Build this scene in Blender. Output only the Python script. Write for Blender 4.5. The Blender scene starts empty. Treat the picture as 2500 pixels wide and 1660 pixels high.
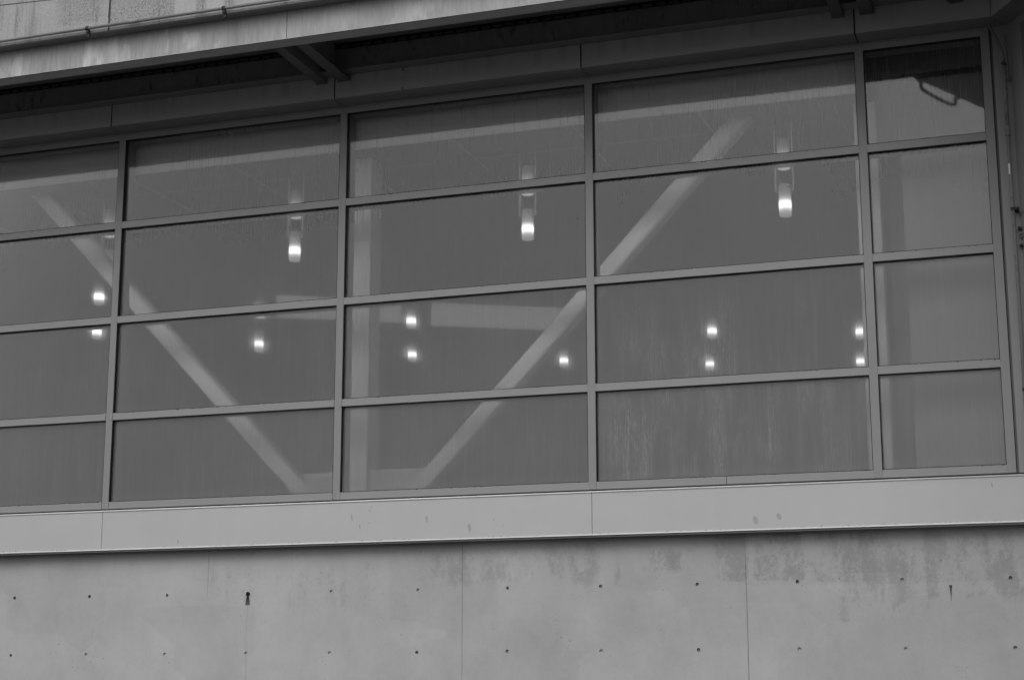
import bpy, bmesh, math, random
from mathutils import Vector, Matrix
random.seed(7)
S = bpy.context.scene
COL = S.collection

# ------------------------------------------------------------------ camera
cam_d = bpy.data.cameras.new('camera')
cam = bpy.data.objects.new('camera', cam_d)
COL.objects.link(cam)
yaw, pitch, roll = 0.3310, 0.2044, -0.0014
cy, sy, cp, sp = math.cos(yaw), math.sin(yaw), math.cos(pitch), math.sin(pitch)
fw = Vector((-sy*cp, cy*cp, sp)); rt = Vector((cy, sy, 0)); up = rt.cross(fw)
r2 = math.cos(roll)*rt + math.sin(roll)*up
u2 = -math.sin(roll)*rt + math.cos(roll)*up
M = Matrix((r2, u2, -fw)).transposed().to_4x4()
M.translation = Vector((7.9006, -16.8955, -3.1162))
cam.matrix_world = M
cam_d.sensor_width = 36.0
cam_d.lens = 4031.4/2500*36
cam_d.clip_end = 2000
S.camera = cam

# ------------------------------------------------------------------ overcast daylight
EL, RO = math.radians(48), math.radians(183)
w = bpy.data.worlds.new('World'); S.world = w; w.use_nodes = True
nt = w.node_tree; nt.nodes.clear()
sky = nt.nodes.new('ShaderNodeTexSky'); sky.sky_type = 'NISHITA'; sky.sun_disc = False
sky.sun_elevation = EL; sky.sun_rotation = RO; sky.dust_density = 6.0; sky.air_density = 1.5
bw = nt.nodes.new('ShaderNodeRGBToBW'); bg = nt.nodes.new('ShaderNodeBackground'); wo = nt.nodes.new('ShaderNodeOutputWorld')
bg.inputs['Strength'].default_value = 0.108
nt.links.new(sky.outputs[0], bw.inputs[0]); nt.links.new(bw.outputs[0], bg.inputs[0]); nt.links.new(bg.outputs[0], wo.inputs[0])
sun_d = bpy.data.lights.new('sun', 'SUN'); sun = bpy.data.objects.new('sun', sun_d); COL.objects.link(sun)
sun_d.energy = 0.5; sun_d.angle = math.radians(40); sun_d.color = (1, 1, 1)
# sky rotation 0 = +Y, turning clockwise seen from above
sd = Vector((math.sin(RO)*math.cos(EL), math.cos(RO)*math.cos(EL), math.sin(EL)))
sun.rotation_euler = sd.to_track_quat('Z', 'Y').to_euler()
sun.location = (0, -20, 20)
S.view_settings.view_transform = 'Standard'; S.view_settings.look = 'None'
S.view_settings.exposure = 0.0; S.view_settings.gamma = 1
S.cycles.use_denoising = True
S.cycles.max_bounces = 10; S.cycles.diffuse_bounces = 5; S.cycles.transparent_max_bounces = 16
S.cycles.sample_clamp_indirect = 4

# ------------------------------------------------------------------ node helper
class N:
    def __init__(s, name):
        s.m = bpy.data.materials.new(name); s.m.use_nodes = True
        s.t = s.m.node_tree; s.t.nodes.clear()
        s.out = s.t.nodes.new('ShaderNodeOutputMaterial')
        g = s.t.nodes.new('ShaderNodeNewGeometry'); s.P = g.outputs['Position']
        x = s.t.nodes.new('ShaderNodeSeparateXYZ'); s.t.links.new(s.P, x.inputs[0])
        s.X, s.Y, s.Z = x.outputs
    def put(s, sock, v):
        if hasattr(v, 'links') or hasattr(v, 'is_output'): s.t.links.new(v, sock)
        else: sock.default_value = v
    def m2(s, op, a, b=0.0, c=0.0, clamp=False):
        n = s.t.nodes.new('ShaderNodeMath'); n.operation = op; n.use_clamp = clamp
        s.put(n.inputs[0], a); s.put(n.inputs[1], b); s.put(n.inputs[2], c); return n.outputs[0]
    def add(s, a, b): return s.m2('ADD', a, b)
    def sub(s, a, b): return s.m2('SUBTRACT', a, b)
    def mul(s, a, b): return s.m2('MULTIPLY', a, b)
    def mx(s, a, b): return s.m2('MAXIMUM', a, b)
    def step(s, v, a, b, lo=0.0, hi=1.0):
        n = s.t.nodes.new('ShaderNodeMapRange'); n.interpolation_type = 'SMOOTHSTEP'
        s.put(n.inputs[0], v); n.inputs[1].default_value = a; n.inputs[2].default_value = b
        n.inputs[3].default_value = lo; n.inputs[4].default_value = hi; return n.outputs[0]
    def noise(s, sx, sy_, sz, scale=1.0, det=4.0, rough=0.55, dist=0.0, off=(0, 0, 0)):
        mp = s.t.nodes.new('ShaderNodeMapping'); s.t.links.new(s.P, mp.inputs[0])
        mp.inputs['Scale'].default_value = (sx, sy_, sz); mp.inputs['Location'].default_value = off
        n = s.t.nodes.new('ShaderNodeTexNoise'); s.t.links.new(mp.outputs[0], n.inputs['Vector'])
        n.inputs['Scale'].default_value = scale; n.inputs['Detail'].default_value = det
        n.inputs['Roughness'].default_value = rough; n.inputs['Distortion'].default_value = dist
        return n.outputs[0]
    def voro(s, sx, sy_, sz, scale=1.0, feat='F1', dist='EUCLIDEAN', out='Distance', rnd=1.0):
        mp = s.t.nodes.new('ShaderNodeMapping'); s.t.links.new(s.P, mp.inputs[0])
        mp.inputs['Scale'].default_value = (sx, sy_, sz)
        n = s.t.nodes.new('ShaderNodeTexVoronoi'); s.t.links.new(mp.outputs[0], n.inputs['Vector'])
        n.feature = feat; n.distance = dist; n.inputs['Scale'].default_value = scale
        n.inputs['Randomness'].default_value = rnd
        return n.outputs[out]
    def box(s, x0, x1, z0, z1, f=0.03, fz=None, jx=None, jz=None):
        fz = fz or f
        X = s.add(s.X, jx) if jx is not None else s.X
        Z = s.add(s.Z, jz) if jz is not None else s.Z
        a = s.mul(s.step(X, x0-f, x0+f), s.step(X, x1-f, x1+f, 1, 0))
        b = s.mul(s.step(Z, z0-fz, z0+fz), s.step(Z, z1-fz, z1+fz, 1, 0))
        return s.mul(a, b)
    def line(s, x0, width, wob=None):
        X = s.add(s.X, wob) if wob is not None else s.X
        return s.step(s.m2('ABSOLUTE', s.sub(X, x0)), width*0.5, width, 1, 0)
    def finish(s, val, rough=0.7, spec=0.3, metal=0.0, bump=None, bstr=0.3, bdist=0.01):
        p = s.t.nodes.new('ShaderNodeBsdfPrincipled')
        s.t.links.new(p.outputs[0], s.out.inputs[0])
        if isinstance(val, float):
            p.inputs['Base Color'].default_value = (val, val, val, 1)
        else:
            c = s.t.nodes.new('ShaderNodeCombineColor')
            for k in range(3): s.t.links.new(val, c.inputs[k])
            s.t.links.new(c.outputs[0], p.inputs['Base Color'])
        s.put(p.inputs['Roughness'], rough); p.inputs['Metallic'].default_value = metal
        p.inputs['Specular IOR Level'].default_value = spec
        if bump is not None:
            b = s.t.nodes.new('ShaderNodeBump'); b.inputs['Strength'].default_value = bstr
            b.inputs['Distance'].default_value = bdist
            s.t.links.new(bump, b.inputs['Height']); s.t.links.new(b.outputs[0], p.inputs['Normal'])
        return s.m

# ------------------------------------------------------------------ materials
def mat_painted(name, base, var=0.05, rough=0.5, chips=0.0, spec=0.35, streak=0.04, seed=0):
    n = N(name)
    a = n.noise(1.1, 1.1, 1.1, 1, 5, off=(seed, 0, 0))
    st = n.noise(9, 9, .9, 1, 4, off=(seed+3, 0, 0))
    fine = n.noise(90, 90, 90, 1, 2)
    v = n.add(1.0, n.add(n.mul(n.sub(a, .5), var*2), n.add(n.mul(n.sub(st, .5), streak*2), n.mul(n.sub(fine, .5), .06))))
    v = n.mul(v, base)
    if chips:
        ch = n.step(n.noise(38, 38, 38, 1, 3, .7, off=(seed+9, 0, 0)), .72, .75)
        v = n.mul(v, n.sub(1.0, n.mul(ch, chips)))
        r = n.add(rough, n.mul(n.sub(a, .5), .2))
    else: r = n.add(rough, n.mul(n.sub(a, .5), .2))
    return n.finish(v, r, spec)

def mat_fascia():
    n = N('painted_fascia')
    a = n.noise(.6, .6, 1.6, 1, 4); st = n.noise(5, 5, .7, 1, 4); f = n.noise(120, 120, 120, 1, 2)
    v = n.add(1.0, n.add(n.mul(n.sub(a, .5), .14), n.add(n.mul(n.sub(st, .5), .07), n.mul(n.sub(f, .5), .05))))
    # faint grime along the top edge, smudges and chipped bottom edge
    wob = n.mul(n.sub(n.noise(3, 3, 3, 1, 3), .5), .08)
    v = n.mul(v, n.sub(1.0, n.mul(n.step(n.add(n.Z, wob), -1.19, -1.13), .10)))
    sm = None
    for x, z, rx, rz in ((.22, -1.31, .012, .05), (.32, -1.42, .010, .035), (1.12, -1.36, .015, .045), (1.62, -1.47, .02, .05),
                         (4.75, -1.49, .03, .05), (4.99, -1.46, .03, .04), (.45, -1.20, .008, .012), (.44, -1.245, .008, .02), (1.9, -1.39, .008, .012), (2.0, -1.46, .010, .01), (.43, -1.38, .008, .012), (7.1, -1.22, .01, .03), (-1.97, -1.52, .01, .03)):
        dx = n.mul(n.sub(n.X, x), 1/rx); dz = n.mul(n.sub(n.Z, z), 1/rz)
        dx = n.add(dx, n.mul(dz, .35))
        e = n.step(n.add(n.mul(dx, dx), n.mul(dz, dz)), .4, 1.1, 1, 0)
        sm = e if sm is None else n.mx(sm, e)
    v = n.mul(v, n.sub(1.0, n.mul(sm, n.add(.12, n.mul(n.noise(30, 30, 30, 1, 3), .35)))))
    chip = n.mul(n.step(n.noise(26, 26, 60, 1, 4, .7), .56, .62), n.step(n.Z, -1.575, -1.566, 1, 0))
    chip2 = n.mul(n.step(n.noise(20, 20, 60, 1, 4, .7, off=(5, 0, 0)), .60, .66), n.step(n.Z, -1.150, -1.140))
    v = n.mul(v, n.sub(1.0, n.mul(n.mx(chip, chip2), .65)))
    return n.finish(n.mul(v, .50), .42, .4)

def mat_lower_wall():
    n = N('board_marked_concrete')
    n.X = n.add(7.9, n.mul(n.sub(n.X, 7.9), 1/.9942)); n.Z = n.add(-3.116, n.mul(n.add(n.Z, 3.116), 1/.9942))
    big = n.noise(.35, .35, .5, 1, 3); mid = n.noise(1.8, 1.8, 1.4, 1, 5, .6); fine = n.noise(60, 60, 60, 1, 4, .7)
    grain = n.noise(14, 14, 14, 1, 6, .7)
    v = n.add(1.0, n.add(n.mul(n.sub(big, .5), .30), n.add(n.mul(n.sub(mid, .5), .40), n.add(n.mul(n.sub(fine, .5), .16), n.mul(n.sub(grain, .5), .20)))))
    # rendered repair patches with vague straight edges
    pat = n.voro(.9, .9, 1.3, 1, 'F1', 'CHEBYCHEV', 'Color')
    pg = n.step(n.m2('MULTIPLY', pat, 1.0), .1, .9)
    v = n.mul(v, n.add(.955, n.mul(pg, .085)))
    wob = n.mul(n.sub(n.noise(1.1, 1.1, 1.1, 1, 4), .5), .14)
    wob2 = n.mul(n.sub(n.noise(6, 6, 6, 1, 4), .5), .22)
    # weather stains under the fascia, breaking up downwards
    tex = n.noise(4.2, 4.2, 2.0, 1, 7, .68, .4)
    speck = n.noise(26, 26, 22, 1, 4, .75)
    drip = n.noise(5.5, 5.5, .35, 1, 3, .5)
    reg = n.box(3.45, 4.1, -2.02, -1.70, .25, .1, wob2, wob)
    reg = n.mx(reg, n.box(4.15, 6.1, -2.13, -1.60, .28, .025, wob2, wob))
    reg = n.mx(reg, n.mul(n.box(5.45, 6.45, -2.54, -1.72, .16, .05, wob2, wob), .85))
    reg = n.mx(reg, n.mul(n.box(6.3, 8.2, -2.36, -1.60, .12, .10, wob2, wob), .95))
    reg = n.mx(reg, n.mul(n.box(.9, 3.5, -2.12, -1.60, .5, .15, wob2, wob), .82))
    reg = n.mx(reg, n.mul(n.box(-2.0, .6, -2.35, -1.75, .5, .15, wob2, wob), .62))
    reg = n.mx(reg, n.mul(n.box(-4.6, -2.6, -2.2, -1.8, .5, .12, wob2, wob), .42))
    amt = n.add(n.add(n.mul(tex, .62), n.mul(drip, .38)), n.mul(n.sub(speck, .5), .35))
    st = n.step(n.sub(amt, n.mul(n.sub(1.0, reg), .22)), .42, .56)
    v = n.mul(v, n.sub(1.0, n.mul(n.mul(st, reg), .23)))
    # level change along the pour line
    pl = n.step(n.add(n.Z, n.mul(wob, .35)), -2.15, -2.135)
    v = n.mul(v, n.sub(1.03, n.mul(n.mul(pl, n.step(n.X, 2.8, 5.0)), .05)))
    # hairline joints and cracks
    w2 = n.mul(n.sub(n.noise(9, 9, 3, 1, 4), .5), .012)
    ln = n.mul(n.line(1.446, .007, w2), n.step(n.Z, -3.6, -2.3, .55, .8))
    ln = n.mx(ln, n.mul(n.line(4.585, .007, w2), n.step(n.Z, -2.0, -1.8, 1.0, .3)))
    ln = n.mx(ln, n.mul(n.line(-1.70, .006, w2), n.step(n.Z, -2.2, -2.0, 0, .8)))
    w3 = n.mul(n.sub(n.noise(2.4, 2.4, 2.4, 1, 4), .5), .22)
    ln = n.mx(ln, n.mul(n.line(-1.18, .006, n.mul(w3, .25)), n.step(n.Z, -2.2, -2.24, 0, .45)))
    ln = n.mx(ln, n.mul(n.line(-.62, .005, w3), n.mul(n.step(n.Z, -2.4, -2.25, 0, .28), 1.0)))
    ln = n.mx(ln, n.mul(n.line(.05, .005, w3), n.mul(n.step(n.Z, -2.1, -2.0, 0, .22), 1.0)))
    ln = n.mx(ln, n.mul(n.line(-2.95, .005, w3), n.step(n.Z, -2.1, -2.0, 0, .22)))
    v = n.mul(v, n.sub(1.0, n.mul(ln, n.add(.02, n.mul(grain, .8)))))
    # rust runs below two holes
    for x, zc, r, z0, wa, wb, am in ((-1.178, -2.122, .030, -2.245, .014, .030, .95), (6.636, -2.185, .017, -2.33, .010, .002, .85)):
        ww = n.mul(n.sub(n.noise(12, 12, 6, 1, 2), .5), .014)
        dx = n.sub(n.add(n.X, ww), x); dz = n.sub(n.Z, zc)
        c_ = n.step(n.add(n.mul(dx, dx), n.mul(dz, dz)), r*r*.5, r*r*1.1, 1, 0)
        wid = n.step(n.Z, z0, zc, wb, wa)
        pl_ = n.mul(n.step(n.sub(n.m2('ABSOLUTE', dx), wid), -.006, .006, 1, 0), n.mul(n.step(n.Z, z0-.004, z0+.006), n.step(n.Z, zc-.01, zc, 1, 0)))
        v = n.mul(v, n.sub(1.0, n.mul(n.mx(c_, n.mul(pl_, n.step(n.Z, z0, zc-.02, .8, 1.0))), am)))
    pin = n.mx(n.step(n.voro(9, 9, 9, 1), .045, .075, 1, 0), n.mul(n.step(n.voro(21, 21, 21, 1), .08, .14, 1, 0), .6))
    sel = n.step(n.noise(2, 2, 2, 1, 2, off=(4, 4, 4)), .5, .62)
    v = n.mul(v, n.sub(1.0, n.mul(n.mul(pin, sel), .6)))
    return n.finish(n.mul(v, .425), .85, .2, bump=n.add(mid, n.mul(fine, .25)), bstr=.12, bdist=.01)

def mat_upper_wall():
    n = N('rough_weathered_concrete')
    big = n.noise(.8, .8, .5, 1, 4); rough = n.noise(45, 45, 45, 1, 5, .8); pit = n.noise(70, 70, 55, 1, 3, .8, off=(2, 0, 0))
    str_ = n.noise(6.5, 6.5, .55, 1, 5, .62); st2 = n.noise(22, 22, 1.1, 1, 4, .6)
    v = n.add(1.0, n.add(n.mul(n.sub(big, .5), .2), n.mul(n.sub(rough, .5), .8)))
    wv = n.mul(n.sub(n.noise(4, 4, 4, 1, 4), .5), .12)
    stain = n.step(n.add(n.mul(str_, .7), n.mul(st2, .3)), .50, .62)
    pitm = n.step(pit, .50, .60)
    light = n.mx(n.box(-1.245, -.98, 3, 9, .012, 1), n.box(-.84, -.62, 3, 9, .03, 1, wv))
    dark = n.mx(n.box(-2.10, -1.245, 4.1, 9, .02, .05), n.mx(n.box(-.98, -.84, 3, 9, .03, 1, wv), n.box(-2.75, -2.15, 4.2, 9, .10, .05, wv)))
    dk = n.mul(n.add(n.mul(stain, .28), n.mul(dark, n.add(.08, n.mul(pitm, .42)))), n.sub(1.0, n.mul(light, .92)))
    v = n.mul(v, n.sub(1.0, dk))
    v = n.mul(v, n.add(1.0, n.mul(light, .08)))
    drip = n.mul(n.line(-3.30, .05, wv), n.mul(n.step(n.Z, 4.12, 4.3), pitm))
    drip = n.mx(drip, n.mul(n.line(-.55, .08, wv), n.mul(n.step(n.Z, 4.05, 4.2), pitm)))
    v = n.mul(v, n.sub(1.0, n.mul(drip, .45)))
    w2 = n.mul(n.sub(n.noise(14, 14, 14, 1, 3), .5), .03)
    v = n.mul(v, n.sub(1.0, n.mul(n.mx(n.line(-2.085, .016, w2), n.line(3.9, .016, w2)), .8)))
    sl = n.m2('ABSOLUTE', n.add(n.add(n.Z, n.mul(n.X, .042)), n.add(-4.437, n.mul(w2, .3))))
    v = n.mul(v, n.sub(1.0, n.mul(n.step(sl, .004, .010, 1, 0), .75)))
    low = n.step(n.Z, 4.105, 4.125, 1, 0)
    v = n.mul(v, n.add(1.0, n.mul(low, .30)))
    return n.finish(n.mul(v, .44), .9, .15, bump=rough, bstr=.5, bdist=.01)

def mat_ledge():
    n = N('streaked_ledge_concrete')
    big = n.noise(1.0, 1.0, .6, 1, 4); s1 = n.noise(7, 7, 1.3, 1, 5, .65); s2 = n.noise(40, 40, 4, 1, 4, .7)
    spot = n.noise(2.6, 2.6, 1.1, 1, 5, .6, .3, off=(7, 0, 0)); f = n.noise(80, 80, 80, 1, 3)
    v = n.add(1.0, n.add(n.mul(n.sub(big, .5), .22), n.add(n.mul(n.sub(s1, .5), .75), n.add(n.mul(n.sub(s2, .5), .55), n.mul(n.sub(f, .5), .15)))))
    v = n.mul(v, n.add(1.0, n.mul(n.step(spot, .54, .60), .26)))
    dk = n.mul(n.step(n.add(n.mul(s1, .6), n.mul(s2, .4)), .54, .64), n.step(n.Z, 3.85, 4.08, 0, 1))
    v = n.mul(v, n.sub(1.0, n.mul(dk, .3)))
    wv = n.mul(n.sub(n.noise(9, 9, 6, 1, 4), .5), .10)
    lp = n.mx(n.box(-2.47, -2.25, 3.75, 4.02, .05, .04, wv, wv), n.mx(n.box(-1.16, -1.0, 3.80, 3.97, .035, .03, wv, wv), n.box(-1.43, -1.39, 3.80, 3.93, .015, .03, wv, wv)))
    lp = n.mx(lp, n.mul(n.box(.15, .9, 3.8, 4.0, .2, .08, wv, wv), .5))
    v = n.mul(v, n.add(1.0, n.mul(lp, .26)))
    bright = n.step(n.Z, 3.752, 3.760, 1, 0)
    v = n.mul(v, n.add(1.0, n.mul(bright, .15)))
    return n.finish(n.mul(v, .44), .85, .2, bump=s2, bstr=.2, bdist=.005)

def mat_glass():
    n = N('dusty_window_glass')
    t = n.t
    tr = t.nodes.new('ShaderNodeBsdfTransparent'); tr.inputs[0].default_value = (.95, .95, .95, 1)
    rf = t.nodes.new('ShaderNodeBsdfRefraction'); rf.inputs['Color'].default_value = (.95, .95, .95, 1)
    rf.inputs['Roughness'].default_value = .62; rf.inputs['IOR'].default_value = 1.018
    tmix = t.nodes.new('ShaderNodeMixShader'); tmix.inputs[0].default_value = .24
    t.links.new(tr.outputs[0], tmix.inputs[1]); t.links.new(rf.outputs[0], tmix.inputs[2])
    gl = t.nodes.new('ShaderNodeBsdfGlossy'); gl.inputs['Roughness'].default_value = .03; gl.inputs[0].default_value = (1, 1, 1, 1)
    fr = t.nodes.new('ShaderNodeFresnel'); fr.inputs[0].default_value = 1.5
    mix = t.nodes.new('ShaderNodeMixShader'); t.links.new(fr.outputs[0], mix.inputs[0])
    t.links.new(tmix.outputs[0], mix.inputs[1]); t.links.new(gl.outputs[0], mix.inputs[2])
    dd = t.nodes.new('ShaderNodeBsdfDiffuse'); dd.inputs[0].default_value = (.6, .6, .6, 1)
    tl = t.nodes.new('ShaderNodeBsdfTranslucent'); tl.inputs[0].default_value = (.8, .8, .8, 1)
    df = t.nodes.new('ShaderNodeMixShader'); df.inputs[0].default_value = .2
    t.links.new(dd.outputs[0], df.inputs[1]); t.links.new(tl.outputs[0], df.inputs[2])
    # dust film and dried rain runs, plus a painted reflected veil lower down
    s1 = n.noise(34, 1, .8, 1, 5, .65, .0); s2 = n.noise(75, 1, .6, 1, 4, .7, 0, (3, 0, 0)); s3 = n.noise(16, 1, 2.2, 1, 6, .6, .9, (8, 0, 1))
    film = n.noise(.9, 1, 1.2, 1, 4); sp = n.noise(60, 1, 30, 1, 3, .8, 0, (1, 0, 5))
    runs = n.step(n.add(n.mul(s1, .5), n.mul(s2, .5)), .48, .68)
    zz = n.step(n.Z, -1.6, 3.0, 1, 0)  # film denser downwards, painting a brighter reflected veil onto the lower panes
    wreg = n.add(n.mul(n.box(3.1, 5.95, -1.3, .75, .25, .5), 1.0), n.mul(n.box(-6, 3.1, -1.3, 2.0, .3, .7), .20))
    n1 = n.noise(30, 1, 1.4, 1, 5, .62, .35, (0, 0, 2)); n2 = n.noise(55, 1, 1.7, 1, 4, .6, .5, (6, 0, 4))
    ridge = n.mx(n.step(n.m2('ABSOLUTE', n.sub(n1, .5)), .004, .018, 1, 0), n.mul(n.step(n.m2('ABSOLUTE', n.sub(n2, .54)), .006, .022, 1, 0), .8))
    clus = n.step(n.noise(2.2, 1, .9, 1, 4, .6, 0, (9, 0, 0)), .44, .60)
    wet = n.mul(wreg, n.mul(n.mul(ridge, clus), .21))
    soft = n.mul(wreg, n.mul(n.step(n.noise(12, 1, .9, 1, 5, .65, .2, (2, 0, 7)), .44, .64), .042))
    edge = n.mul(n.step(n.Z, -1.02, -.88, 1, 0), .03)
    d = n.add(n.add(.024, n.mul(zz, .118)), n.add(n.mul(n.sub(film, .45), .06), n.add(n.mul(runs, n.add(.026, n.mul(zz, .05))), edge)))
    d = n.mx(n.add(d, n.add(wet, soft)), .004)
    scr = n.mul(n.step(sp, .70, .76), n.step(n.noise(1.5, 1, 2.5, 1, 3, .5, 0, (0, 0, 9)), .5, .7))
    scr2 = n.mul(n.step(n.noise(9, 1, 16, 1, 6, .75, 1.2, (0, 0, 3)), .60, .68), n.step(n.noise(.9, 1, 1.6, 1, 3, .5, 0, (4, 0, 1)), .52, .66))
    d = n.add(d, n.add(n.mul(scr, .06), n.mul(n.mul(scr2, n.step(n.Z, 1.2, 2.2)), .03)))
    m2 = t.nodes.new('ShaderNodeMixShader'); t.links.new(d, m2.inputs[0])
    t.links.new(mix.outputs[0], m2.inputs[1]); t.links.new(df.outputs[0], m2.inputs[2])
    t.links.new(m2.outputs[0], n.out.inputs[0])
    return n.m

def mat_shade(name, zlo, zhi, peak, lo, hi, pw, base=.36):
    """frosted cylinder of a lit lamp: bright round the bulb at height `peak` (world z)"""
    n = N(name)
    d = n.m2('ABSOLUTE', n.sub(n.Z, peak))
    g = n.m2('POWER', 2.718, n.mul(n.mul(d, d), -1.0/(pw*pw)))
    lift = n.step(n.Z, zlo, zhi, 1, 0.25)
    g2 = n.m2('POWER', 2.718, n.mul(n.mul(d, d), -1.0/(pw*pw*6.5)))
    e = n.add(n.add(n.mul(g, hi), n.mul(g2, hi*.16)), n.mul(lift, lo))
    em = n.t.nodes.new('ShaderNodeEmission'); n.t.links.new(e, em.inputs['Strength'])
    df = n.t.nodes.new('ShaderNodeBsdfDiffuse'); df.inputs[0].default_value = (base, base, base, 1)
    ad = n.t.nodes.new('ShaderNodeAddShader'); n.t.links.new(em.outputs[0], ad.inputs[0]); n.t.links.new(df.outputs[0], ad.inputs[1])
    n.t.links.new(ad.outputs[0], n.out.inputs[0])
    return n.m

def mat_plain(name, base, rough=.6, spec=.3, var=.08, sc=3.0, metal=0.0):
    n = N(name); a = n.noise(sc, sc, sc, 1, 5, .6)
    return n.finish(n.mul(n.add(1.0, n.mul(n.sub(a, .5), var*2)), base), rough, spec, metal)

def mat_grime(name, base):
    n = N(name); a = n.noise(2, 2, 1, 1, 5, .6); s_ = n.noise(11, 11, 1.2, 1, 5, .7); b = n.step(n.noise(14, 14, 5, 1, 4, .7), .56, .66)
    v = n.add(1.0, n.add(n.mul(n.sub(a, .5), .4), n.mul(n.sub(s_, .5), .5)))
    return n.finish(n.mul(n.mul(v, n.sub(1.0, n.mul(b, .4))), base), .6, .3)

def mat_lintel():
    n = N('dirty_lintel_paint')
    a = n.noise(.8, .8, .8, 1, 4); s_ = n.noise(7, 7, .6, 1, 4, .6); s2 = n.noise(30, 30, 1.5, 1, 4, .7)
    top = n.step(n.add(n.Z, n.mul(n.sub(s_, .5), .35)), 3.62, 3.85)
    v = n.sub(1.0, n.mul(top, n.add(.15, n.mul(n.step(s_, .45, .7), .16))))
    v = n.mul(v, n.add(1.0, n.add(n.mul(n.sub(a, .5), .15), n.mul(n.sub(s2, .5), .08))))
    dr = n.mul(n.line(.86, .012, n.mul(n.sub(s2, .5), .02)), n.step(n.noise(3, 3, 12, 1, 4), .45, .55))
    v = n.mul(v, n.sub(1.0, n.mul(dr, .7)))
    return n.finish(n.mul(v, .46), .55, .3)

m_frame = mat_painted('painted_frame_metal', .275, .05, .45, chips=.0)
def mat_rail():
    n = N('painted_rail_metal')
    a = n.noise(1.1, 1.1, 1.1, 1, 5, off=(4, 0, 0)); st = n.noise(6, 6, 6, 1, 4, off=(7, 0, 0)); fine = n.noise(90, 90, 90, 1, 2)
    v = n.add(1.0, n.add(n.mul(n.sub(a, .5), .12), n.add(n.mul(n.sub(st, .5), .06), n.mul(n.sub(fine, .5), .06))))
    edge = None
    for z in (2.3702, 1.1854, 0.0, -1.0615):
        e = n.step(n.m2('ABSOLUTE', n.sub(n.Z, z+.0395)), .004, .008, 1, 0)
        edge = e if edge is None else n.mx(edge, e)
    ch = n.mul(edge, n.mul(n.step(n.noise(17, 17, 40, 1, 5, .75), .55, .60), n.step(n.noise(.8, .8, 1.3, 1, 3, .5, 0, (3, 0, 0)), .42, .55)))
    wh = n.mul(edge, n.mul(n.step(n.noise(21, 21, 50, 1, 5, .75, 0, (8, 0, 0)), .60, .63), n.step(n.noise(.8, .8, 1.3, 1, 3, .5, 0, (5, 0, 2)), .52, .6)))
    v = n.add(n.mul(n.mul(v, .30), n.sub(1.0, n.mul(ch, .8))), n.mul(wh, .35))
    return n.finish(v, .42, .35)
m_rail = mat_rail()
m_black = mat_plain('black_rubber', .008, .5, .3)
m_fascia = mat_fascia()
m_wall = mat_lower_wall()
m_upper = mat_upper_wall()
m_ledge = mat_ledge()
m_lintel = mat_lintel()
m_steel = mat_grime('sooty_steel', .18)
m_lip = mat_plain('eave_lip_concrete', .42, .8, .2, .12, 4)
m_soff = mat_plain('shade_painted_soffit', .20, .6, .3, .12, 3)  # darker than the lintel face: underside shade put into the colour
m_steel_l = mat_plain('grey_steel_flange', .16, .6, .3, .12, 4)
m_brk = mat_plain('dark_beam_paint', .095, .6, .3, .25, 5)
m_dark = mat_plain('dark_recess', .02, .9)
m_channel = mat_painted('channel_paint', .17, .1, .6, seed=6)
m_flash = mat_painted('bright_flashing', .88, .1, .3, seed=2)
m_glass = mat_glass()
m_int_white = mat_plain('interior_white_paint', .62, .5, .3, .05, 1.2)
m_brace = mat_plain('interior_steel_white', .88, .5, .3, .06, 1.5)
m_col = mat_plain('column_paint', .72, .5, .3, .06, 1.5)
m_ceil = mat_plain('ceiling_board', .20, .8, .2, .06, .8)
m_ceil_b = mat_plain('ceiling_joint', .36, .7, .2, .1, 1.3)
m_room = mat_plain('room_wall_paint', .48, .8, .2, .1, .5)
m_ret = mat_plain('return_wall_paint', .20, .8, .2, .06, 1)
m_floor = mat_plain('room_floor', .40, .6, .3, .1, .5)
m_part = mat_plain('partition_board', .27, .8, .2, .05, .8)
m_conduit = mat_grime('galvanised_conduit', .22)
m_conduit_t = mat_plain('weathered_conduit', .28, .5, .4)
m_cable = mat_plain('grey_cable', .16, .5, .3)
m_clamp = mat_plain('rusty_clamp', .05, .7)
m_tape = mat_plain('white_tape', .75, .6)
m_ground = mat_plain('paving', .08, .9, .2, .25, .8)
m_wing_glass = mat_plain('dark_side_glass', .01, .08, .5)
m_rod = mat_plain('rod_metal', .8, .4, .4)
m_shade = mat_shade('lit_frosted_shade', 2.0, 2.37, 2.125, .10, 1.7, .045, .42)
m_shade_far = mat_shade('far_frosted_shade', 2.0, 2.37, 2.10, .05, 1.9, .042, .10)
m_upshade = mat_shade('lit_upper_shade', 2.56, 2.9, 2.64, .05, 1.3, .045)
m_disc = mat_shade('glow_painted_disc', 2.5, 2.6, 2.555, .55, .0, .05)  # disc glows by itself, standing in for light from the shade below

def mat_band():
    n = N('bulkhead_painted_glow'); a = n.noise(3, 3, 3, 1, 5, .6)
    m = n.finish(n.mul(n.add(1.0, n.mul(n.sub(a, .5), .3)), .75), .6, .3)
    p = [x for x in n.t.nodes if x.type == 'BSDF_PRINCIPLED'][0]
    p.inputs['Emission Color'].default_value = (1, 1, 1, 1); p.inputs['Emission Strength'].default_value = .07  # faint emission stands in for light falling on the bulkhead
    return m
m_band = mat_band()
m_slot = mat_plain('sooty_slot', .07, .7)
m_guss = mat_plain('gusset_paint', .42, .6, .3, .08, 2)
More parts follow.
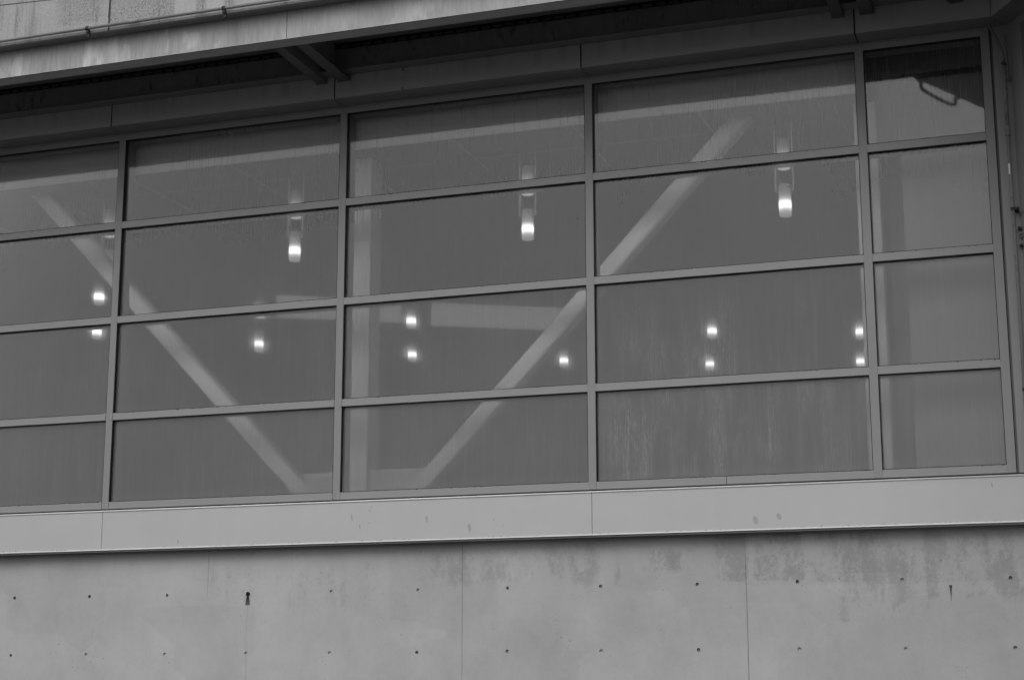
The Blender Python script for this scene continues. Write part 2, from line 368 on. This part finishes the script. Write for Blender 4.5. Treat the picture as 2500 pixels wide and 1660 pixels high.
# ------------------------------------------------------------------ mesh builder
class MB:
    def __init__(s): s.v = []; s.f = []
    def quadbox(s, c8):
        b = len(s.v); s.v += [Vector(c) for c in c8]
        for q in ((0, 3, 2, 1), (4, 5, 6, 7), (0, 1, 5, 4), (1, 2, 6, 5), (2, 3, 7, 6), (3, 0, 4, 7)): s.f.append([b+i for i in q])
        return s
    def box(s, x0, x1, y0, y1, z0, z1):
        return s.quadbox([(x0, y0, z0), (x1, y0, z0), (x1, y1, z0), (x0, y1, z0), (x0, y0, z1), (x1, y0, z1), (x1, y1, z1), (x0, y1, z1)])
    def prism(s, pts, z0, z1):
        b = len(s.v); n = len(pts)
        s.v += [Vector((p[0], p[1], z0)) for p in pts] + [Vector((p[0], p[1], z1)) for p in pts]
        s.f.append([b+i for i in reversed(range(n))]); s.f.append([b+n+i for i in range(n)])
        for i in range(n): s.f.append([b+i, b+(i+1) % n, b+n+(i+1) % n, b+n+i])
        return s
    def beam(s, a, c, w_, d, up_=Vector((0, -1, 0))):
        """rectangular bar from a to c; w_ across (in the facade plane), d in depth"""
        a = Vector(a); c = Vector(c); t = (c-a).normalized(); side = t.cross(up_).normalized(); dd = up_.normalized()
        cs = []
        for p in (a, c):
            for sx, sy_ in ((-1, -1), (1, -1), (1, 1), (-1, 1)): cs.append(p+side*sx*w_/2+dd*sy_*d/2)
        return s.quadbox(cs)
    def rbeam(s, a, c, w_, d, r):
        a = Vector(a); c = Vector(c); t = (c-a).normalized(); dd = Vector((0, -1, 0)); side = t.cross(dd).normalized()
        prof = []
        for qx, qy, a0 in ((1, 1, 0), (-1, 1, 90), (-1, -1, 180), (1, -1, 270)):
            for k in range(6):
                an = math.radians(a0+18*k); prof.append((qx*(w_/2-r)+r*math.cos(an), qy*(d/2-r)+r*math.sin(an)))
        b = len(s.v); n = len(prof)
        for p in (a, c): s.v += [p+side*x+dd*y for x, y in prof]
        for k in range(n): s.f.append([b+k, b+(k+1) % n, b+n+(k+1) % n, b+n+k])
        s.f.append([b+k for k in reversed(range(n))]); s.f.append([b+n+k for k in range(n)]); return s
    def tube(s, pts, r, n=14, cap=True):
        pts = [Vector(p) for p in pts]; rs = r if isinstance(r, (list, tuple)) else [r]*len(pts)
        base = len(s.v); prev = None
        for i, p in enumerate(pts):
            t = (pts[min(i+1, len(pts)-1)]-pts[max(i-1, 0)]).normalized()
            if prev is None:
                a = Vector((0, 0, 1)) if abs(t.z) < .9 else Vector((1, 0, 0)); u = t.cross(a).normalized()
            else: u = (prev-t*prev.dot(t)).normalized()
            prev = u; v = t.cross(u)
            for k in range(n):
                an = 2*math.pi*k/n; s.v.append(p+(u*math.cos(an)+v*math.sin(an))*rs[i])
        for i in range(len(pts)-1):
            for k in range(n):
                a = base+i*n+k; b = base+i*n+(k+1) % n; s.f.append([a, b, b+n, a+n])
        if cap:
            s.f.append([base+k for k in reversed(range(n))]); s.f.append([base+(len(pts)-1)*n+k for k in range(n)])
        return s
    def sphere(s, c, r, n=10, m=6):
        c = Vector(c); pts = [c+Vector((0, 0, r*math.cos(math.pi*i/m))) for i in range(m+1)]
        return s.tube(pts, [max(r*math.sin(math.pi*i/m), 1e-4) for i in range(m+1)], n)
    def build(s, name, mat, parent=None, bevel=0.0, smooth=False):
        me = bpy.data.meshes.new(name)
        off = Vector(parent.matrix_basis.translation) if parent is not None else Vector((0, 0, 0))
        if parent is not None and parent.parent is not None: off = off+parent.parent.matrix_basis.translation
        me.from_pydata([tuple(v-off) for v in s.v], [], s.f)
        bm = bmesh.new(); bm.from_mesh(me); bmesh.ops.recalc_face_normals(bm, faces=bm.faces)
        if bevel: bmesh.ops.bevel(bm, geom=[e for e in bm.edges], offset=bevel, segments=1, affect='EDGES')
        bm.to_mesh(me); bm.free()
        me.materials.append(mat)
        if smooth:
            for p in me.polygons: p.use_smooth = len(p.vertices) == 4
        o = bpy.data.objects.new(name, me); COL.objects.link(o)
        if parent is not None: o.parent = parent
        return o

def tag(o, label=None, cat=None, group=None, kind=None):
    if label: o['label'] = label
    if cat: o['category'] = cat
    if group: o['group'] = group
    if kind: o['kind'] = kind
    return o
def thing(name, loc, label, cat, group=None):
    o = bpy.data.objects.new(name, None); COL.objects.link(o); o.location = loc; o.empty_display_size = .2
    return tag(o, label, cat, group, 'thing')
def one(mb, name, mat, label, cat, group=None, smooth=False, bevel=0.0):
    return tag(mb.build(name, mat, None, bevel, smooth), label, cat, group, 'thing')

XC, WD = 7.535, Vector((.5, -.866, 0))            # inner corner and direction of the side wing
def miter(d): return (XC-.577*d, -d)              # corner of a line offset d in front of the facade
def wing(d, t): m_ = miter(d); return (m_[0]+.5*t, m_[1]-.866*t)

# ------------------------------------------------------------------ the setting
g = MB().box(-400, 400, -400, 400, -4.95, -4.75).build('ground', m_ground); tag(g, kind='structure')
fl = MB().box(-11.8, 14, .7, 16, -1.75, -1.62).build('floor', m_floor); tag(fl, kind='structure')
cl = thing('ceiling', (0, 8, 3.10), None, None); cl['kind'] = 'structure'
MB().prism([(-12, .30), (5.95, .30), (5.95, .95), (6.33, .95), (6.33, .60), (14, .60), (14, 16), (-12, 16)], 3.10, 3.2).build('ceiling_panel', m_ceil, cl)
MB().box(5.96, 9.5, .96, 1.0, 3.21, 3.60).build('void_lining', m_steel_l, cl)
MB().box(5.96, 9.5, .60, .66, 3.36, 3.60).build('void_lining', m_steel_l, cl)
jb = MB()
for k in range(-5, 6):
    x = 1.26+1.462*k; jb.box(x-.015, x+.015, .31 if x < 5.9 else .97, 15.9, 3.094, 3.0995)
y = 1.08
while y < 15.5:
    jb.box(-11.9, 13.9, y-.006, y+.006, 3.0975, 3.0985); y += 1.1
jb.build('ceiling_joint', m_ceil_b, cl)
bwall = thing('room_wall', (0, 16, -1.6), None, None); bwall['kind'] = 'structure'
MB().box(6.13, 6.9, 1.02, 1.08, -1.60, 3.09).build('return_wall', m_ret, bwall)
MB().box(-12, 14, 15.98, 16.1, -1.6, 3.1).build('back_wall', m_room, bwall)
MB().box(-12.1, -12, .7, 16, -1.6, 3.1).build('end_wall', m_room, bwall)
MB().box(13.9, 14, 2.0, 15.98, -1.6, 3.1).build('end_wall', m_room, bwall)

# ------------------------------------------------------------------ lower concrete wall with tie holes
def wall_with_holes():
    mb = MB(); yw = .10
    xs = [-4.26+1.0435*i for i in range(-8, 16)]
    zr = [-2.118-.672*k for k in range(0, 4)]
    top, bot = -1.60, -4.80
    holes = []
    def ring(cx, cz, x0, x1, z0, z1, r, depth):
        n = 16; base = len(mb.v)
        for k in range(n):                                   # circle
            a = 2*math.pi*(k+.5)/n; mb.v.append(Vector((cx+r*math.cos(a), yw, cz+r*math.sin(a))))
        for k in range(n):
            a = 2*math.pi*(k+.5)/n; mb.v.append(Vector((cx+r*.93*math.cos(a), yw+depth, cz+r*.93*math.sin(a))))
        q = 4; per = []                                       # 16 points on the rectangle, same angular order
        c = [(x1, z0), (x1, z1), (x0, z1), (x0, z0)]
        # start at angle just above 0: walk along right side, top, left, bottom
        for k in range(n):
            a = 2*math.pi*(k+.5)/n; dx, dz = math.cos(a), math.sin(a)
            tx = ((x1 if dx > 0 else x0)-cx)/dx if abs(dx) > 1e-9 else 1e9
            tz = ((z1 if dz > 0 else z0)-cz)/dz if abs(dz) > 1e-9 else 1e9
            t = min(tx, tz); per.append(Vector((cx+dx*t, yw, cz+dz*t)))
        pb = len(mb.v); mb.v += per
        cb = len(mb.v); mb.v += [Vector((x, yw, z)) for x, z in c]
        for k in range(n):
            k2 = (k+1) % n
            mb.f.append([base+k, base+k2, base+n+k2, base+n+k])
            a, b = per[k], per[k2]
            f = [base+k, pb+k]
            if abs(a.x-b.x) > 1e-6 and abs(a.z-b.z) > 1e-6:   # a corner of the cell lies between
                for ci, (x, z) in enumerate(c):
                    if (abs(a.x-x) < 1e-6 or abs(a.z-z) < 1e-6) and (abs(b.x-x) < 1e-6 or abs(b.z-z) < 1e-6): f.append(cb+ci)
            f += [pb+k2, base+k2]; mb.f.append(f)
        mb.f.append([base+n+k for k in range(n)])
    x_ed = [x-.52175 for x in xs]+[xs[-1]+.52175]
    z_ed = [top, -2.45, -3.126, -3.802, bot]
    for i, x in enumerate(xs):
        for k, z in enumerate(zr):
            jx, jz = random.uniform(-.006, .006), random.uniform(-.004, .004)
            if x_ed[i] > XC+.4: 
                continue
            x1 = x_ed[i+1]
            ring(x+jx, z+jz, x_ed[i], x1, z_ed[k+1], z_ed[k], random.uniform(.018, .021), random.choice((.018, .03, .04)))
    x0, x1 = x_ed[0], max(e for e in x_ed if e <= XC+.4+1.05)
    # solid body behind the face
    mb.box(x0, x1, .16, .60, bot, top)
    return mb
o = one(wall_with_holes(), 'concrete_wall', m_wall, 'pale stained concrete wall with tie holes, below the window band', 'wall')

# ------------------------------------------------------------------ fascia below the windows
fa = thing('fascia', (0, 0, -1.59), 'smooth pale grey metal fascia band directly under the windows', 'fascia')
cuts = [-9, -2.988, 3.009]
for i, x0 in enumerate(cuts):
    x1 = cuts[i+1]-.006 if i+1 < len(cuts) else None
    if x1: MB().box(x0, x1, -.05, .30, -1.583, -1.1395).build('panel', m_fascia, fa)
    else: MB().prism([(x0, -.05), (miter(.05)[0], -.05), (XC+.17, .30), (x0, .30)], -1.583, -1.1395).build('panel', m_fascia, fa)
MB().box(-9, XC-.02, -.0535, -.049, -1.592, -1.580).build('drip_edge', m_flash, fa)
MB().box(-9, XC-.03, -.040, .099, -1.612, -1.593).build('drip_channel', m_channel, fa)
MB().tube([(-9, -.052, -1.1335), (miter(.05)[0], -.052, -1.1335)], .008, 10).build('flashing', m_flash, fa, smooth=True)
MB().box(-8.9, XC, .010, .2, -1.139, -1.1037).build('shadow_gap', m_black, fa)

# ------------------------------------------------------------------ window wall
VX = [-6.0, -3.0, 0.0, 3.0, 6.0, 7.294]
HZ = [3.50, 2.3702, 1.1854, 0.0, -1.0615]
MW, BH = .044, .0418
ww = thing('window_wall', (0, 0, -1.10), 'gridded grey framed window wall with twenty dusty panes', 'window')
for x in VX:
    MB().box(x-MW, x+MW, 0, .25, -1.1035, 3.552).build('mullion', m_frame, ww, .002)
for i in range(5):
    xa, xb = VX[i]+MW, VX[i+1]-MW
    for r, z in enumerate(HZ):
        nm = 'head_rail' if r == 0 else 'sill_rail' if r == 4 else 'transom'
        z0, z1 = (z-BH, 3.550) if r == 0 else (z-BH, z+BH)
        # rails set a hair behind the mullion face
        MB().box(xa, xb, .003, .248, z0, z1).build(nm, m_rail, ww, .0015)
        if r < 4:
            pz1, pz0 = z-BH, HZ[r+1]+BH
            dz = .0
            pn = MB().box(xa+.004, xb-.004, .045, .057, pz0+.004, pz1-.004).build('pane', m_glass, ww)
            gk = MB()
            t = .0065
            gk.box(xa, xa+t, .006, .062, pz0, pz1); gk.box(xb-t, xb, .006, .062, pz0, pz1)
            gk.box(xa+t, xb-t, .006, .062, pz1-t, pz1); gk.box(xa+t, xb-t, .006, .062, pz0, pz0+t)
            gk.build('gasket', m_black, pn)
for x in (-3.0, 0.0):
    for z in (HZ[3], HZ[4]):
        for a, b in ((x-MW-.034, x-MW-.004), (x+MW-.030, x+MW+.002)):
            MB().box(a, b, -.006, .002, z-BH-.002, z+BH+.004).build('end_cap', m_rail, ww, .001)

# jamb panel between the last mullion and the corner
jm = thing('jamb_panel', (7.45, 0, -1.1), 'flat grey painted jamb strip in the corner right of the last window', 'wall panel')
MB().box(7.366, XC, .012, .25, -1.1035, 3.552).build('sheet', m_frame, jm)
MB().box(7.338, 7.366, .045, .25, -1.1035, 3.552).build('groove', m_channel, jm)
MB().box(7.338, 7.344, .035, .0448, -1.1035, 3.552).build('gasket', m_black, jm)

# ------------------------------------------------------------------ lintel fascia above the windows
lf = thing('lintel', (0, -.27, 3.56), 'dark grey panelled lintel band right above the window heads', 'lintel')
cuts = [-9, -6, -3, 0, 3, 6, None]
for i in range(6):
    x0 = cuts[i]+.009; x1 = cuts[i+1]
    if x1 is not None: MB().box(x0, x1-.009, -.27, .24, 3.5535, 4.0).build('panel', m_lintel, lf)
    else: MB().prism([(x0, -.27), (miter(.27)[0]-.004, -.27), (XC-.004, 0), (XC-.004, .24), (x0, .24)], 3.5535, 4.0).build('panel', m_lintel, lf)
for i in range(6):
    x0 = cuts[i]+.009; x1 = cuts[i+1]
    if x1 is not None: MB().box(x0, x1-.009, -.264, -.002, 3.5475, 3.5532).build('soffit', m_soff, lf)  # thin sheet that carries the painted shade under the lintel
    else: MB().prism([(x0, -.264), (miter(.264)[0]-.008, -.264), (XC-.012, -.002), (x0, -.002)], 3.5475, 3.5532).build('soffit', m_soff, lf)  # same painted shade sheet, mitred at the corner
MB().box(-9, XC-.25, -.262, .23, 3.562, 3.99).build('backing', m_black, lf)

# recess behind the ledge: steel channel, vent grille, soffit
sb = thing('steel_channel', (0, -.4, 3.83), 'long sooty steel channel beam under the eave, above the lintel', 'beam')
MB().box(-9, 7.2, -.445, -.265, 3.822, 3.836).build('bottom_flange', m_steel_l, sb)
MB().box(-9, 7.2, -.40, -.385, 3.836, 4.25).build('web', m_steel, sb)
sf = thing('eave_soffit', (0, -.8, 4.22), 'black shaded soffit deck deep inside the eave recess', 'soffit')
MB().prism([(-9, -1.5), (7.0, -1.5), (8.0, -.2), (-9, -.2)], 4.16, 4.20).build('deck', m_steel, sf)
gr = MB(); x = -9.0
while x < 6.3:
    gr.box(x, x+.10, -.425, -.401, 4.098, 4.125); x += .145
gr.build('vent_slots', m_slot, sf)
MB().box(-9, 7.0, -.415, -.401, 4.09, 4.16).build('vent_strip', m_black, sf)

# ------------------------------------------------------------------ eave ledge and upper wall
led = thing('eave_ledge', (0, -1.66, 3.745), 'streaky pale concrete eave ledge overhanging the dark recess', 'ledge')
ec = (6.40, -1.66); ed = Vector((.46, -.888, 0)); en = Vector((ed.y, -ed.x, 0))*-1
MB().box(-9, .068, -1.66, -1.47, 3.745, 4.078).build('front', m_ledge, led, .003)
MB().prism([(.074, -1.66), ec, (ec[0]+.13, -1.47), (.074, -1.47)], 3.745, 4.078).build('front', m_ledge, led, .003)
wl = 5.0
MB().prism([ec, (ec[0]+ed.x*wl, ec[1]+ed.y*wl), (ec[0]+ed.x*wl+.17, ec[1]+ed.y*wl+.09), (ec[0]+.13, -1.47)], 3.7455, 4.0775).build('front', m_ledge, led)
MB().box(-9, 6.39, -1.6618, -1.6560, 3.7405, 3.7490).build('drip_groove', m_black, led)
# lip on the underside
MB().box(-9, .060, -1.6555, -1.472, 3.741, 3.7452).build('lip', m_lip, led)
MB().box(.072, 6.35, -1.6555, -1.472, 3.741, 3.7452).build('lip', m_lip, led)
uw = one(MB().prism([(-9, -1.81), (6.30, -1.81), (8.6, -6.2), (9.0, -6.0), (6.9, -1.3), (-9, -1.3)], 4.079, 7.5), 'concrete_wall', m_upper,
         'rough dark-blotched concrete wall above the eave ledge and its conduit', 'wall')
MB().box(-9, 6.25, -1.804, -1.662, 4.070, 4.0787).build('underside_shade', m_soff, uw)  # thin dark sheet that paints in the shade under the upper wall
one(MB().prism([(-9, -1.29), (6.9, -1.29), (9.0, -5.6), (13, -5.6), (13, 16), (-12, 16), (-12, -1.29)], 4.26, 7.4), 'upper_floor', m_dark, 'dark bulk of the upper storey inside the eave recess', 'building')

# ------------------------------------------------------------------ support beams in the recess
def support(x0, x1, web_x, label, ysh=0, skew=0.0):
    t = thing('support_beam', ((x0+x1)/2, -.27, 3.76), label, 'beam', 'steel beams carrying the eave')
    def bx(a, b, c, d):
        MBx = MB().quadbox([(a, -.262, c), (b, -.262, c), (b+skew, -1.49, c+.02), (a+skew, -1.49, c+.02),
                            (a, -.262, d), (b, -.262, d), (b+skew, -1.49, d+.02), (a+skew, -1.49, d+.02)])
        return MBx
    bx(x0, x1, 3.757, 3.769).build('flange', m_brk, t)
    bx(web_x, web_x+.012, 3.7695, 4.13).build('web', m_steel, t)
    MB().box(x0-.012, x1+.012, -.2735, -.2705, 3.742, 3.84).build('end_plate', m_steel, t)
    return t
support(-.229, -.101, -.118, 'left beam of the eave pair at the left, grey flange seen from below')
support(.050, .200, .060, 'right beam of the eave pair at the left, grey flange seen from below')
support(5.777, 5.892, 5.874, 'left beam of the eave pair near the top right window')
support(6.072, 6.205, 6.078, 'right beam of the eave pair near the top right window')
support(6.985, 7.11, 7.0, 'single eave beam beside the inner corner, where the loose cable hangs', skew=-.62)

# ------------------------------------------------------------------ side wing
sw = thing('side_wing', (XC, 0, -1.1), 'grey side wing turning towards the viewer at the right edge', 'building')
def wq(t0, t1, d0, d1, z0, z1):
    # slab along the wing between t0..t1; d = distance in front of (or behind, negative) its face
    n_ = Vector((-.866, -.5, 0)); P0 = Vector((XC, 0, 0))
    a = P0+WD*t0+n_*d0; b = P0+WD*t1+n_*d0; c = P0+WD*t1+n_*d1; d = P0+WD*t0+n_*d1
    return MB().prism([(a.x, a.y), (b.x, b.y), (c.x, c.y), (d.x, d.y)], z0, z1)
wq(.0, .165, .002, -.25, -1.1035, 3.552).build('jamb', m_frame, sw)
wq(.168, .255, .006, -.25, -1.1035, 3.552).build('mullion', m_rail, sw)
wq(.255, 4.0, -.05, -.062, -1.06, 3.46).build('pane', m_wing_glass, sw)
wq(.255, 4.0, .003, -.25, 3.46, 3.552).build('head_rail', m_rail, sw)
wq(.255, 4.0, .003, -.25, -1.1035, -1.02).build('sill_rail', m_rail, sw)
for z in (2.37, 1.185, 0.0): wq(.255, 4.0, .003, -.04, z-BH, z+BH).build('transom', m_rail, sw)
a, b = miter(.27), wing(.27, 4.2)
MB().prism([(a[0]+.004, a[1]), b, (b[0]+.5, b[1]+.3), (XC+.4, .1), (XC+.003, 0)], 3.5537, 4.0).build('lintel_panel', m_lintel, sw)
a, b = miter(.264), wing(.264, 4.2)
MB().prism([(a[0]+.004, a[1]), b, (b[0]+.26*.866, b[1]+.13), (XC+.005, -.002)], 3.5475, 3.5532).build('lintel_underside_shade', m_soff, sw)
a, b = miter(.05), wing(.05, 4.2)
MB().prism([(a[0]+.003, a[1]), b, (b[0]+.4, b[1]+.2), (XC+.4, .3)], -1.583, -1.1395).build('fascia_panel', m_fascia, sw)
MB().prism([(XC-.1, .2), wing(-.2, 4.2), (XC+3, -3.4), (XC+.6, .3)], -4.8, -1.6).build('base_wall', m_wall, sw)

# hanging cable loop under the wing's eave (seen mirrored in the top right pane)
P = Vector((6.40, -1.66, 0)); lp = []
def eave(t, z): q = P+ed*t+Vector((0, 0, z)); return (q.x, q.y, q.z)
for t, z in ((.10, 3.76), (.16, 3.735), (.20, 3.72), (.17, 3.69), (.19, 3.655), (.26, 3.635), (.45, 3.622), (.62, 3.61), (.80, 3.612), (.90, 3.635), (.93, 3.675), (.90, 3.71), (.97, 3.73), (1.05, 3.76)): lp.append(eave(t, z))
one(MB().tube(lp, .021, 10), 'cable_loop', m_cable, 'slack cable loop under the side eave, mirrored in the top right pane', 'cable', smooth=True)

# ------------------------------------------------------------------ conduits
cd = thing('conduit', (-2, -1.87, 4.07), 'thin horizontal conduit clipped along the foot of the upper wall', 'conduit')
MB().tube([(-9, -1.850, 4.122), (-1.80, -1.850, 4.122)], .018, 12).build('pipe', m_conduit_t, cd, smooth=True)
MB().tube([(-1.70, -1.850, 4.122), (6.2, -1.850, 4.110)], .018, 12).build('pipe', m_conduit_t, cd, smooth=True)
MB().tube([(-1.82, -1.850, 4.122), (-1.68, -1.850, 4.122)], .0225, 12).build('coupling', m_conduit_t, cd, smooth=True)
for x in (-4.08, -2.335, -.605, 1.14, 2.88):
    c = MB().tube([(x-.016, -1.850, 4.120), (x+.016, -1.850, 4.120)], .027, 12)
    c.box(x-.014, x+.014, -1.862, -1.812, 4.065, 4.10); c.box(x-.008, x+.020, -1.842, -1.812, 4.02, 4.068)
    c.build('clamp', m_clamp, cd)

pc = thing('drain_conduit', (7.47, -.1, -1.1), 'vertical galvanised conduit in the right corner with cable from above', 'conduit')
MB().tube([(7.19, -.27, 3.96), (7.222, -.25, 3.88), (7.262, -.15, 3.79), (7.301, -.1, 3.643), (7.34, -.1, 3.55), (7.374, -.1, 3.461), (7.415, -.1, 3.37), (7.447, -.1, 3.28), (7.466, -.1, 3.18), (7.474, -.1, 3.08)], .0145, 12).build('cable', m_cable, pc, smooth=True)
MB().tube([(7.471, -.1, 3.085), (7.468, -.1, 2.42)], .021, 14).build('pipe', m_conduit, pc, smooth=True)
MB().tube([(7.468, -.1, 2.42), (7.466, -.1, 2.40), (7.466, -.1, 2.36), (7.466, -.1, 2.32)], [.024, .029, .024, .029], 14).build('coupling', m_conduit, pc)
MB().tube([(7.466, -.1, 2.32), (7.470, -.1, 1.2), (7.468, -.1, -1.12)], .019, 14).build('pipe', m_conduit, pc, smooth=True)
MB().tube([(7.461, -.1, 3.078), (7.486, -.1, 3.098)], .031, 14).build('collar', m_clamp, pc)
MB().box(7.449, 7.467, -.122, -.112, 1.905, 2.02).build('tape', m_tape, pc)
for z in (1.545, -.3):
    c = MB().tube([(7.4695, -.1, z-.015), (7.4695, -.1, z+.015)], .026, 14); c.box(7.485, 7.525, -.115, .01, z-.010, z+.012)
    c.sphere((7.517, -.115, z+.002), .017); c.build('clamp', m_clamp, pc)
ws = thing('wire_stub', (7.52, -.03, 2.94), 'thin wire with a corroded anchor tucked in the inner corner', 'wire')
MB().tube([(7.50, -.02, 3.44), (7.503, -.02, 3.3), (7.512, -.03, 3.1), (7.517, -.03, 2.96)], .005, 8).build('wire', m_cable, ws, smooth=True)
c = MB().sphere((7.517, -.04, 2.945), .022); c.box(7.480, 7.515, -.05, -.03, 2.92, 2.945); c.build('anchor', m_conduit, ws)
MB().box(4.448, 4.452, -.0008, .003, -1.1025, -1.0205).build('seam', m_black, ww)
rs = thing('rusty_anchor', (7.53, -.03, 1.25), 'corroded anchor stubs on the corner beside the vertical conduit', 'anchor')
MB().sphere((7.520, -.035, 1.355), .022).build('stub', m_clamp, rs)
c = MB().sphere((7.525, -.035, 1.30), .018); c.sphere((7.531, -.035, 1.27), .016); c.build('stub', m_conduit, rs)
MB().sphere((7.524, -.035, 1.175), .020).build('stub', m_clamp, rs)

# ------------------------------------------------------------------ inside the room
one(MB().box(-11.9, 6.0, .27, .30, 3.095, 3.56), 'bulkhead', m_int_white, 'long white bulkhead strip behind the top row of panes', 'bulkhead')
one(MB().box(-.125, .092, .62, .94, -1.62, 3.0995), 'column', m_col, 'white column behind the glass beside the middle-left mullion', 'column', 'white steel columns behind the glass', bevel=.004)
one(MB().box(5.842, 6.085, .62, .90, -1.62, 3.0995), 'column', m_col, 'white column behind the tall right-hand mullion', 'column', 'white steel columns behind the glass', bevel=.004)
def brace(xa, za, xb, zb, label):
    o = one(MB().rbeam((xa, .76, za), (xb, .76, zb), .20, .26, .05), 'brace', m_brace, label, 'brace', 'diagonal white braces', smooth=True)
    return o
br = brace(.06, -1.62, 4.745, 3.28, 'white diagonal brace rising right from the middle column')
bl = brace(-.09, -1.62, -4.79, 3.28, 'white diagonal brace rising left from the middle column')
one(MB().box(-.73, -.17, .66, .90, -1.60, -.70), 'gusset', m_guss, 'white gusset block between column foot and left brace', 'gusset')
one(MB().box(.11, .80, .66, .90, -1.60, -.695), 'gusset', m_guss, 'white gusset block between column foot and right brace', 'gusset')
one(MB().box(6.34, 9.5, .50, .56, -1.62, 3.25).box(6.10, 6.339, .50, .56, 2.50, 3.25), 'partition', m_part, 'flat pale partition board behind the narrow right panes', 'partition')

def pendant(x, y, label, full=True):
    t = thing('pendant_lamp', (x, y, 3.10), label, 'lamp', 'lit pendant lamps inside the room')
    r = .070
    MB().tube([(x, y, 2.002), (x, y, 2.004), (x, y, 2.366), (x, y, 2.368)], [r*.9, r, r, r*.85], 28).build('shade', m_shade if y < 1.5 or full else m_shade_far, t, smooth=True)
    for s_ in (-1, 1):
        c = MB().tube([(x+s_*.099, y, 2.30), (x+s_*.099, y, 3.099)], .0085 if full else .0025, 8); c.sphere((x+s_*.099, y, 2.302), .015)
        c.tube([(x+s_*.099, y, 2.302), (x+s_*.066, y, 2.302)], .004, 6)
        c.build('rod', m_rod, t)
    if full:
        MB().tube([(x, y, 2.562), (x, y, 2.90), (x, y, 2.905)], [r, r, r*.8], 28).build('upper_shade', m_upshade, t, smooth=True)
        MB().tube([(x, y, 2.556), (x, y, 2.5615)], r*.98, 28).build('lamp_disc', m_disc, t)
        MB().tube([(x-.095, y, 2.56), (x-.07, y, 2.46), (x-.02, y, 2.37)], .0025, 6).build('flex', m_rod, t)
    return t
pendant(-3.78, 1.0, 'pendant lamp half hidden by the left brace and mullion, nearest row')
pendant(-1.10, 1.0, 'large pendant lamp high in the second bay from the left')
pendant(1.95, 1.0, 'large pendant lamp high in the middle bay')
pendant(5.00, 1.0, 'large pendant lamp highest of all, in the wide right bay')
FAR = ['small lamp at the left edge, upper of the two by the mullion', 'small lamp at the left edge, lower of the two by the mullion', 'distant pendant lamp with visible rods in the left bay', 'upper of two distant lamps right of the middle-left column', 'lower of two distant lamps right of the middle-left column', 'single distant lamp below the right brace in the middle bay', 'upper distant lamp in the centre of the wide right bay', 'lower distant lamp in the centre of the wide right bay', 'upper distant lamp at the right column edge', 'lower distant lamp at the right column edge']
FARP = [(-4.72, 2.27), (-6.05, 4.28), (-4.2, 6.0), (-1.24, 5.13), (-2.2, 7.5), (-.02, 8.8), (2.8, 7.3), (2.2, 9.9), (4.92, 8.1), (4.62, 10.5)]
for (x, y), lab in zip(FARP, FAR): pendant(x, y, lab, full=lab.startswith('distant'))

# bulkhead band with an added glow, deep in the room, turned like the wing
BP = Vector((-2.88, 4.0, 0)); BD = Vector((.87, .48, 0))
lb = thing('bulkhead_band', (BP.x, BP.y, 2.2), 'long pale box band crossing behind the middle bays, deep inside', 'bulkhead')
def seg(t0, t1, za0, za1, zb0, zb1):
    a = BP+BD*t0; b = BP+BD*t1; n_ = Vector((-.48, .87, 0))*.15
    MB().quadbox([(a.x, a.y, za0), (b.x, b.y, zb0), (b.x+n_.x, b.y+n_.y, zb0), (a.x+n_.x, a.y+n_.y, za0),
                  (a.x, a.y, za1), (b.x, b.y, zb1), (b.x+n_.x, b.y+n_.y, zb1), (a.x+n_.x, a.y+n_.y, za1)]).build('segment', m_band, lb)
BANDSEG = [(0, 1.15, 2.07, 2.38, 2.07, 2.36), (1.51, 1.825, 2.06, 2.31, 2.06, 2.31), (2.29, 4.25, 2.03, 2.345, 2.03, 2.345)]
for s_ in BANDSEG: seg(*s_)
